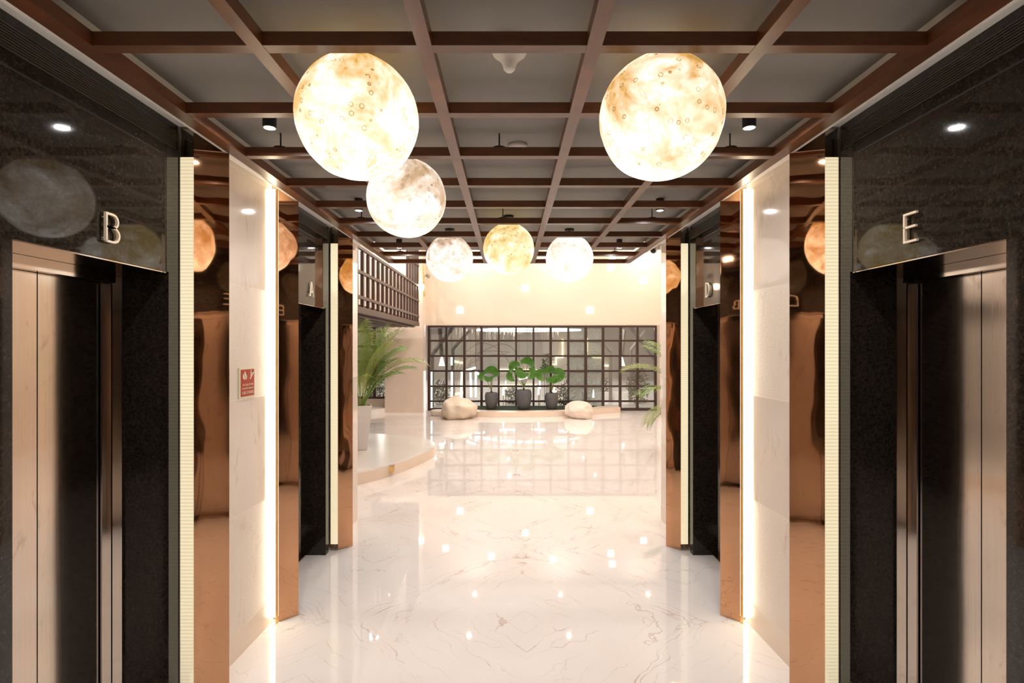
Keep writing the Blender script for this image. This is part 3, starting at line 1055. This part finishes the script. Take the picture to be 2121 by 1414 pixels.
# ------------------------------------------------------------------ areca palms
def frond(parent, base, azim, lift, length, droop, m, seed):
    r = random.Random(seed)
    b = B()
    hd = Vector((math.cos(azim), math.sin(azim), 0))
    n = 21
    pts = []
    for i in range(n + 1):
        t = i / n
        ang = lift - droop * t ** 1.6
        if i == 0:
            pts.append(Vector(base))
        else:
            pts.append(pts[-1] + (hd * math.cos(ang) + Vector((0, 0, 1)) * math.sin(ang)) * (length / n))
    b.tube(pts, [.008 * (1 - .8 * i / n) + .0012 for i in range(n + 1)], 5)
    sd = hd.cross(Vector((0, 0, 1))).normalized()
    for i in range(8, n * 2 + 1):
        t = i / (2 * n)
        if t < .26:
            continue
        p = pts[int(t * n)] * (1 - (t * n - int(t * n))) + pts[min(n, int(t * n) + 1)] * (t * n - int(t * n))
        tang = (pts[min(n, int(t * n) + 1)] - pts[max(0, int(t * n) - 1)]).normalized()
        ll = length * .34 * math.sin(PI * min(1, (t - .12) / .95)) ** .7 + .03
        for s in (-1, 1):
            d = (sd * s * .75 + tang * .75 + Vector((0, 0, .18 + .1 * r.random()))).normalized()
            q1 = p + d * ll * .5
            q2 = p + d * ll + Vector((0, 0, -ll * (.28 + .18 * r.random())))
            wv = tang.cross(d).normalized().cross(d) * (.0054 + .0026 * r.random())
            v = [b.bm.verts.new(x) for x in (p - wv * .4, p + wv * .4, q1 + wv, q1 - wv, q2)]
            b.bm.faces.new((v[0], v[1], v[2], v[3]))
            b.bm.faces.new((v[3], v[2], v[4]))
    return b.build('frond', m, parent)


def areca(x, y, z0, ztop, toph, both, rot, lab, seed, fr):
    t = thing('potted_palm', lab, 'potted plant', (x, y, z0))
    c, s = math.cos(rot), math.sin(rot)
    b = B()
    rings = []
    for hw, z in ((both, z0 + .002), (toph, ztop), (toph - .02, ztop), (toph - .025, ztop - .05)):
        rings.append([b.bm.verts.new((x + c * u * hw - s * v * hw, y + s * u * hw + c * v * hw, z)) for u, v in ((-1, -1), (1, -1), (1, 1), (-1, 1))])
    for a, e in zip(rings, rings[1:]):
        for k in range(4):
            b.bm.faces.new((a[k], a[(k + 1) % 4], e[(k + 1) % 4], e[k]))
    b.bm.faces.new(rings[0][::-1])
    b.bm.faces.new(rings[-1])
    b.build('planter', 'potwhite', t)
    B().lathe([(0, 0), (toph - .04, 0), (toph - .04, .012), (0, .016)], (x, y, ztop - .049), 20).build('soil', 'soil', t)
    r = random.Random(seed)
    for k, (az, lift, ln, dr) in enumerate(fr):
        ba = Vector((x + .07 * math.cos(az) * r.uniform(.3, 1), y + .07 * math.sin(az) * r.uniform(.3, 1), ztop - .04))
        frond(t, ba, az, lift, ln, dr, 'palm' if k % 3 else 'palm_pale', seed * 100 + k)
    return t


rr = random.Random(21)
fr = [(0.05, 1.22, 1.28, 1.45), (.15, 1.12, 1.02, 1.1), (-.35, 1.38, 1.35, .75), (1.2, 1.42, 1.35, .7), (2.2, 1.36, 1.3, .9), (3.3, 1.25, 1.25, 1.2), (4.3, 1.3, 1.15, 1.1), (.7, 1.28, 1.22, 1.0),
      (-.1, 1.45, 1.30, .45), (1.8, 1.5, 1.38, .45), (4.9, 1.45, 1.28, .5), (.35, 1.36, 1.12, .85), (5.8, 1.34, 1.2, .8), (2.8, 1.42, 1.28, .6), (.0, 1.35, .92, .9), (5.0, 1.15, .85, 1.1), (.5, 1.18, .85, 1.2)]
areca(-2.30, 8.36, .164, .845, .165, .10, .35, 'feathery green palm in a white tapered planter on the curved step', 3, fr)
fr2 = [(3.10, 1.05, 1.35, 1.35), (2.9, 1.25, 1.25, .8), (3.4, .75, 1.05, 1.3), (3.3, .2, .85, 1.3), (2.5, 1.3, 1.3, .8), (.2, 1.2, 1.2, 1.2), (1.2, 1.3, 1.2, .9), (4.4, 1.3, 1.2, .8), (5.4, 1.2, 1.2, 1.0), (3.0, .0, .75, 1.1)]
areca(3.03, 8.9, .001, .80, .165, .10, .3, 'palm whose leaf tips show past the far marble edge by elevator D', 8, fr2)

# ------------------------------------------------------------------ balcony
BX = -2.35
BY0, BY1 = 7.6, 13.89
Z0 = EYE + .55
struct('floor_balcony', B().box(-6.4, BX - .001, BY0, BY1, Z0 - .03, Z0 + .10), 'frame')
struct('wall_left', B().box(-3.6, -3.5, BY0 - 1.5, YH, Z0 + .11, ZH), 'whitestone')
bl = thing('balcony_screen', 'dark brown slatted timber balcony screen above the palm', 'balcony screen', (BX, 10.5, Z0))
B().box(BX, BX + .05, BY0, BY1, Z0 - .04, Z0 + .06).build('bottom_rail', 'wood_dark', bl)
for z in (EYE + .76, EYE + 1.15, EYE + 1.53):
    B().box(BX + .004, BX + .046, BY0, BY1, z - .025, z + .025).build('rail', 'wood_dark', bl)
y = 13.84
i = 0
while y > BY0:
    top = ZH - .05 if y > 12.4 else EYE + 1.504
    B().box(BX - .012, BX + .036, y - .035, y + .035, Z0 + .061, top).build('slat', 'wood_dark', bl)
    y -= .3465
for z in (EYE + 2.05, EYE + 2.55):
    B().box(BX + .004, BX + .044, 12.42, BY1, z - .025, z + .025).build('rail', 'wood_dark', bl)
for k in range(9):
    x = BX - .12 - k * .16
    B().box(x - .04, x + .04, BY0, BY1, Z0 - .075, Z0 - .031).build('soffit_slat', 'wood_dark', bl)
lamp_disc('balcony_beam', (-3.0, 9.0, ZH - .02), 22, HALL_COL, .2)
lamp_disc('balcony_beam', (-3.0, 12.0, ZH - .02), 22, HALL_COL, .2)

# sconce on the column
sc = thing('wall_sconce', 'brass rod wall sconce with two glass globes on the stone column', 'wall sconce', P(878, 580, 14.2))
p0, p1 = P(877, 545, 14.18), P(879, 614, 14.18)
B().tube([p0, p1], .02, 10).box(p0.x - .012, p0.x + .03, 14.17, 14.255, P(0, 585, 14.18).z - .03, P(0, 585, 14.18).z + .03).build('rod', 'brass', sc)
B().sphere(P(872, 593.5, 14.06), .085, 3).build('lit_globe', 'globelamp', sc, True)['label'] = 'lit glass globe'
B().sphere(P(885.5, 571, 14.06), .075, 3).build('unlit_globe', 'globedull', sc, True)['label'] = 'unlit grey globe'
for a, c in (((871, 593.5), 1), ((885.5, 571), 1)):
    q = P(*a, 14.06)
    B().tube([q + Vector((0, .06, 0)), Vector((P(878, 0, 14.18).x, 14.17, q.z))], .012, 8).build('arm', 'brass', sc)

# ------------------------------------------------------------------ room behind the glass
YR = 30.0
struct('wall_back', B().box(-8, 9, YR, YR + .1, 0, 2.9), 'backgrey')
struct('ceiling', B().box(-8, 9, YH + .15, YR, 2.78, 2.88), 'backceil')
lr = 0
for x in (-6, -3, 0, 3, 6):
    for y in (16.5, 19, 22, 25.5):
        tag(B().lathe([(0, -.004), (.05, -.004), (.05, 0), (0, 0)], (x, y, 2.78), 16).build('ceiling_spot', 'spotlens'), 'tiny round spot added to light the room behind the glazed screen', 'ceiling light', 'added spots behind the glass')
        lamp_disc('back_room_fill', (x, y, 2.774), BACK_W, (1, .93, .86), .09)  # added lamps, put in to brighten the room beyond the panes

ch = thing('ring_chandelier', 'glowing oval ring chandelier with hanging crystal rods behind the glass', 'chandelier', P(1095, 683, 26))
cx, cyy, cz, R = (1095 - VX) * 26 / F, 26.0, EYE + .765, 2.5
b = B()
sg = 72
vs = []
for k in range(sg):
    a = 2 * PI * k / sg
    vs.append([b.bm.verts.new((cx + rr_ * math.cos(a), cyy + rr_ * .75 * math.sin(a), zz)) for rr_, zz in ((R, cz - .035), (R, cz + .035), (R - .1, cz + .035), (R - .1, cz - .035))])
for k in range(sg):
    a, e = vs[k], vs[(k + 1) % sg]
    for j in range(4):
        b.bm.faces.new((a[j], a[(j + 1) % 4], e[(j + 1) % 4], e[j]))
b.build('ring', 'ring', ch)
for k in range(6):
    a = 2 * PI * k / 6 + .3
    B().tube([(cx + (R - .05) * math.cos(a), cyy + (R - .05) * .75 * math.sin(a), cz + .03), (cx + (R - .05) * math.cos(a), cyy + (R - .05) * .75 * math.sin(a), 2.78)], .006, 6).build('wire', 'crystal', ch)
rq = random.Random(4)
for k in range(46):
    px = rq.uniform(945, 1170)
    a = rq.uniform(0, 2 * PI)
    x = (px - VX) * 26 / F
    yy = cyy + rq.uniform(-.7, .9)
    zt = cz + rq.uniform(-.02, .12)
    ln = rq.uniform(.2, .65)
    B().tube([(x, yy, zt - ln), (x, yy, 2.78 if k % 3 == 0 else zt)], .022, 6).build('crystal_rod', 'crystal', ch)


def strut(name, segs, d, m, lab, w):
    o = thing(name, lab, 'timber strut', (segs[0][1][0] * 0 + (segs[0][1][0] - VX) * d / F, d, 0), 'timber struts behind the glass')
    for sg_ in segs:
        nm = sg_[0]
        pp = [P(x, y, d + (sg_[2] if len(sg_) > 2 and not isinstance(sg_[2], tuple) else 0)) for x, y in sg_[1:] if isinstance((x, y), tuple)]
        b = B()
        b.tube(pp, w, 4)
        b.build(nm, m, o)
    return o


strut('timber_strut', [('post', (895, 845), (895, 732)), ('brace', (895, 735), (945, 668)), ('brace', (911, 680), (915, 738))], 15.6, 'darktimber', 'dark timber strut leaning across the corner beside the stone column', .055)
strut('timber_strut', [('post', (938, 848), (938, 722)), ('brace', (938, 723), (973, 684))], 17.2, 'darktimber', 'thinner timber strut with an angled arm behind the reeds', .05)
strut('timber_strut', [('post', (1264.5, 848), (1264.5, 727)), ('brace', (1264.5, 728), (1229, 684))], 17.5, 'taupe', 'taupe timber strut beside the rain glass panel', .055)
strut('timber_strut', [('post', (1306, 848), (1306, 724)), ('brace', (1306, 725), (1337, 684)), ('brace', (1293, 682), (1287, 745))], 17.0, 'taupe', 'taupe forked timber strut near the leaf tips', .06)
strut('timber_strut', [('brace', (1296, 664), (1362, 750)), ('post', (1361, 846), (1361, 748))], 15.8, 'taupe', 'taupe diagonal timber strut crossing the last panes', .06)

for px, py0, py1, hw, lab in ((915, 738.5, 757.5, 6.5, 'white cone pendant lamp below the dark timber strut'), (1288, 739, 757.5, 7, 'white cone pendant lamp below the forked taupe strut')):
    d = 16.2
    a, c = P(px, py0, d), P(px, py1, d)
    t = thing('cone_lamp', lab, 'pendant lamp', (a.x, d, a.z), 'cone lamps behind the glass')
    h = a.z - c.z
    B().lathe([(0, 0), (.022, 0), (.03, -.02), (hw * d / F, -h), (hw * d / F - .01, -h), (.02, -.03), (0, -.03)], a, 24).build('shade', 'shade', t, True)
    B().tube([a - Vector((0, 0, .002)), (a.x, d, 2.78)], .012, 6).build('cord', 'darktimber', t)

# stepped coves of strip light on the rear wall
for pl, lab in ((((1165.5, 703), (1165.5, 740), (1152, 740), (1152, 754.5), (1141, 754.5)), 'stepped line of pale yellow strip light behind the fan palm'),
                (((1216, 700), (1216, 733), (1230, 740), (1246, 740), (1251, 757), (1264, 757)), 'stepped line of pale yellow strip light behind the rain glass'),
                (((935, 747), (960, 752), (962, 753)), 'short pale yellow strip light behind the reeds'),
                (((1033, 766), (1060, 766), (1112, 767)), 'level pale yellow strip light behind the tallest fan palm')):
    d = YR - .06
    b = B()
    b.tube([P(x, y, d) for x, y in pl], .055, 6)
    tag(b.build('strip_light', 'yellowled'), lab, 'strip light', 'stepped strip lights on the rear wall')

TB = [((893.5, 768), (893.5, 846), 15.2, 'upright white tube light at the stone column edge of the screen'),
      ((936, 770), (936, 826), 16.5, 'upright white tube light behind the second screen column'),
      ((956.5, 768), (955, 826), 16.3, 'upright white tube light next to the third mullion'),
      ((974.5, 772), (976, 822), 16.0, 'upright white tube light in the middle of the tube cluster'),
      ((985.5, 766), (985.5, 822), 16.0, 'upright white tube light under the slanted tube'),
      ((966, 767), (985, 761), 15.9, 'slanted white tube light above the tube cluster'),
      ((986, 770), (994, 777), 15.9, 'short white tube light sloping down to the fan palm'),
      ((1075, 785), (1092, 781), 15.4, 'short slanted white tube light behind the tallest fan palm'),
      ((935.5, 740), (935.5, 756), 16.4, 'short upright white tube light above the reeds')]
for a, c, d, lab in TB:
    A_, C_ = P(*a, d), P(*c, d)
    t = thing('tube_light', lab, 'tube light', (A_ + C_) / 2, 'tube lights behind the glass')
    B().tube([A_, C_], .028, 8).build('tube', 'tube', t)
    for q in ((A_,) if abs(a[0] - c[0]) < 4 else (A_, C_)):
        B().tube([q, (q.x, q.y, 2.782)], .003, 5).build('wire', 'darktimber', t)
for px, y0, y1, d, lab in ((1047.5, 788, 850, 15.2, 'tall'), (1042.5, 801, 850, 15.3, 'short'), (1118, 788, 850, 15.2, 'tall'), (1115.5, 800, 850, 15.3, 'short'), (1148, 801, 850, 15.2, 'lone'), (1229, 806, 850, 15.3, 'lone')):
    l2 = {1047.5: 'taller stake light with a glowing tip between the first two pots', 1042.5: 'shorter stake light with a glowing tip between the first two pots',
          1118: 'taller stake light with a glowing tip between the last two pots', 1115.5: 'shorter stake light with a glowing tip between the last two pots',
          1148: 'stake light with a glowing tip rising behind the last pot', 1229: 'stake light with a glowing tip behind the rain glass'}[px]
    tp = P(px, y0, d)
    t = thing('stake_light', l2, 'stake light', (tp.x, d, 0.002), 'stake lights behind the glass')
    hh = 17 * d / F
    B().lathe([(0, 0), (.012, -.01), (.03, -hh), (0, -hh - .005)], tp, 12).build('glowing_tip', 'tube', t, True)
    B().tube([tp - Vector((0, 0, hh)), (tp.x, d, .003)], .010, 6).build('stem', 'brass', t)


def shrub(px, py, wpx, hpx, d, n, lab, m='shrub', seed=1):
    r = random.Random(seed)
    c = P(px, py, d)
    b = B()
    wv, hv = wpx * d / F / 2, hpx * d / F / 2
    zlow = max(.002, c.z - hv)
    for k in range(n):
        while True:
            v = Vector((r.uniform(-1, 1), r.uniform(-1, 1), r.uniform(-1, 1)))
            if v.length < 1:
                break
        q = Vector((c.x + v.x * wv, d + v.y * min(wv, .6), c.z + v.z * hv))
        if q.z < .03:
            q.z = .03
        dr = Vector((r.uniform(-1, 1), r.uniform(-1, 1), r.uniform(-.2, 1.2))).normalized()
        sd = dr.cross(Vector((r.uniform(-1, 1), r.uniform(-1, 1), r.uniform(-1, 1)))).normalized()
        ln = r.uniform(.07, .16)
        vs = [b.bm.verts.new(x) for x in (q, q + dr * ln * .5 + sd * ln * .16, q + dr * ln, q + dr * ln * .5 - sd * ln * .16)]
        b.bm.faces.new(vs)
    t = thing('shrub', lab, 'shrub', (c.x, d, 0), 'shrubs behind the glass')
    b.build('foliage', m, t)
    st = B()
    for k in range(5):
        st.tube([(c.x + (k - 2) * .05, d, .002), (c.x + (k - 2) * wv * .3, d + .02 * k, c.z)], .008, 5)
    st.build('stem', 'stembrown', t)


shrub(911, 815, 42, 50, 16.0, 420, 'dark green shrub behind the larger boulder', seed=2)
shrub(1062, 822, 30, 40, 16.4, 220, 'small shrub behind the gap between the first two pots', seed=3)
shrub(1166, 822, 30, 60, 16.2, 300, 'dark shrub at the edge of the rain glass', seed=4)
shrub(1205, 782, 70, 110, 17.2, 900, 'large grey green shrub blurred behind the rain glass', seed=5)
shrub(1135, 752, 26, 40, 16.6, 160, 'wispy tall plant above the fan palm nearest the smaller boulder', seed=6)
shrub(1322, 800, 44, 90, 16.6, 700, 'bushy green shrub behind the last panes', seed=7)
shrub(785, 810, 60, 60, 16.2, 500, 'dark shrub behind the second screen near the palm', seed=8)
shrub(1252, 810, 30, 50, 20.2, 220, 'small shrub behind the taupe strut beside the rain glass', seed=9)

rd = thing('arching_reeds', 'bare arching reed branches behind the first fan palm', 'dry branches', P(945, 848, 16))
for k, pl in enumerate([[(942, 840), (945, 770), (960, 735), (985, 714), (1010, 712), (1040, 730), (1062, 765), (1075, 800)],
                        [(955, 840), (962, 770), (985, 738), (1010, 722), (1040, 712), (1062, 722), (1082, 755), (1090, 790)],
                        [(945, 800), (952, 765), (970, 740), (1000, 728), (1030, 727), (1056, 729)],
                        [(960, 765), (985, 745), (1010, 736), (1050, 733)],
                        [(965, 775), (975, 755), (1000, 742)]]):
    cp = [P(x, y, 18.2 + .05 * k) for x, y in pl]
    cp[0].z = max(cp[0].z, .004)
    sm = []
    for i in range(len(cp) - 1):
        a0, a1, a2, a3 = cp[max(i - 1, 0)], cp[i], cp[i + 1], cp[min(i + 2, len(cp) - 1)]
        for j in range(6):
            t_ = j / 6
            sm.append(.5 * ((2 * a1) + (a2 - a0) * t_ + (2 * a0 - 5 * a1 + 4 * a2 - a3) * t_ * t_ + (3 * a1 - a0 - 3 * a2 + a3) * t_ ** 3))
    sm.append(cp[-1])
    B().tube(sm, .011, 5).build('branch', 'reed', rd)
tag(B().prism(smooth_loop([(2.3, 18.3), (3.1, 18.0), (4.1, 18.2), (4.1, 18.8), (3.1, 18.6), (2.3, 18.9)]), .002, .19).build('curved_bench', 'whitestone'), 'low curved white bench behind the last panes', 'bench')
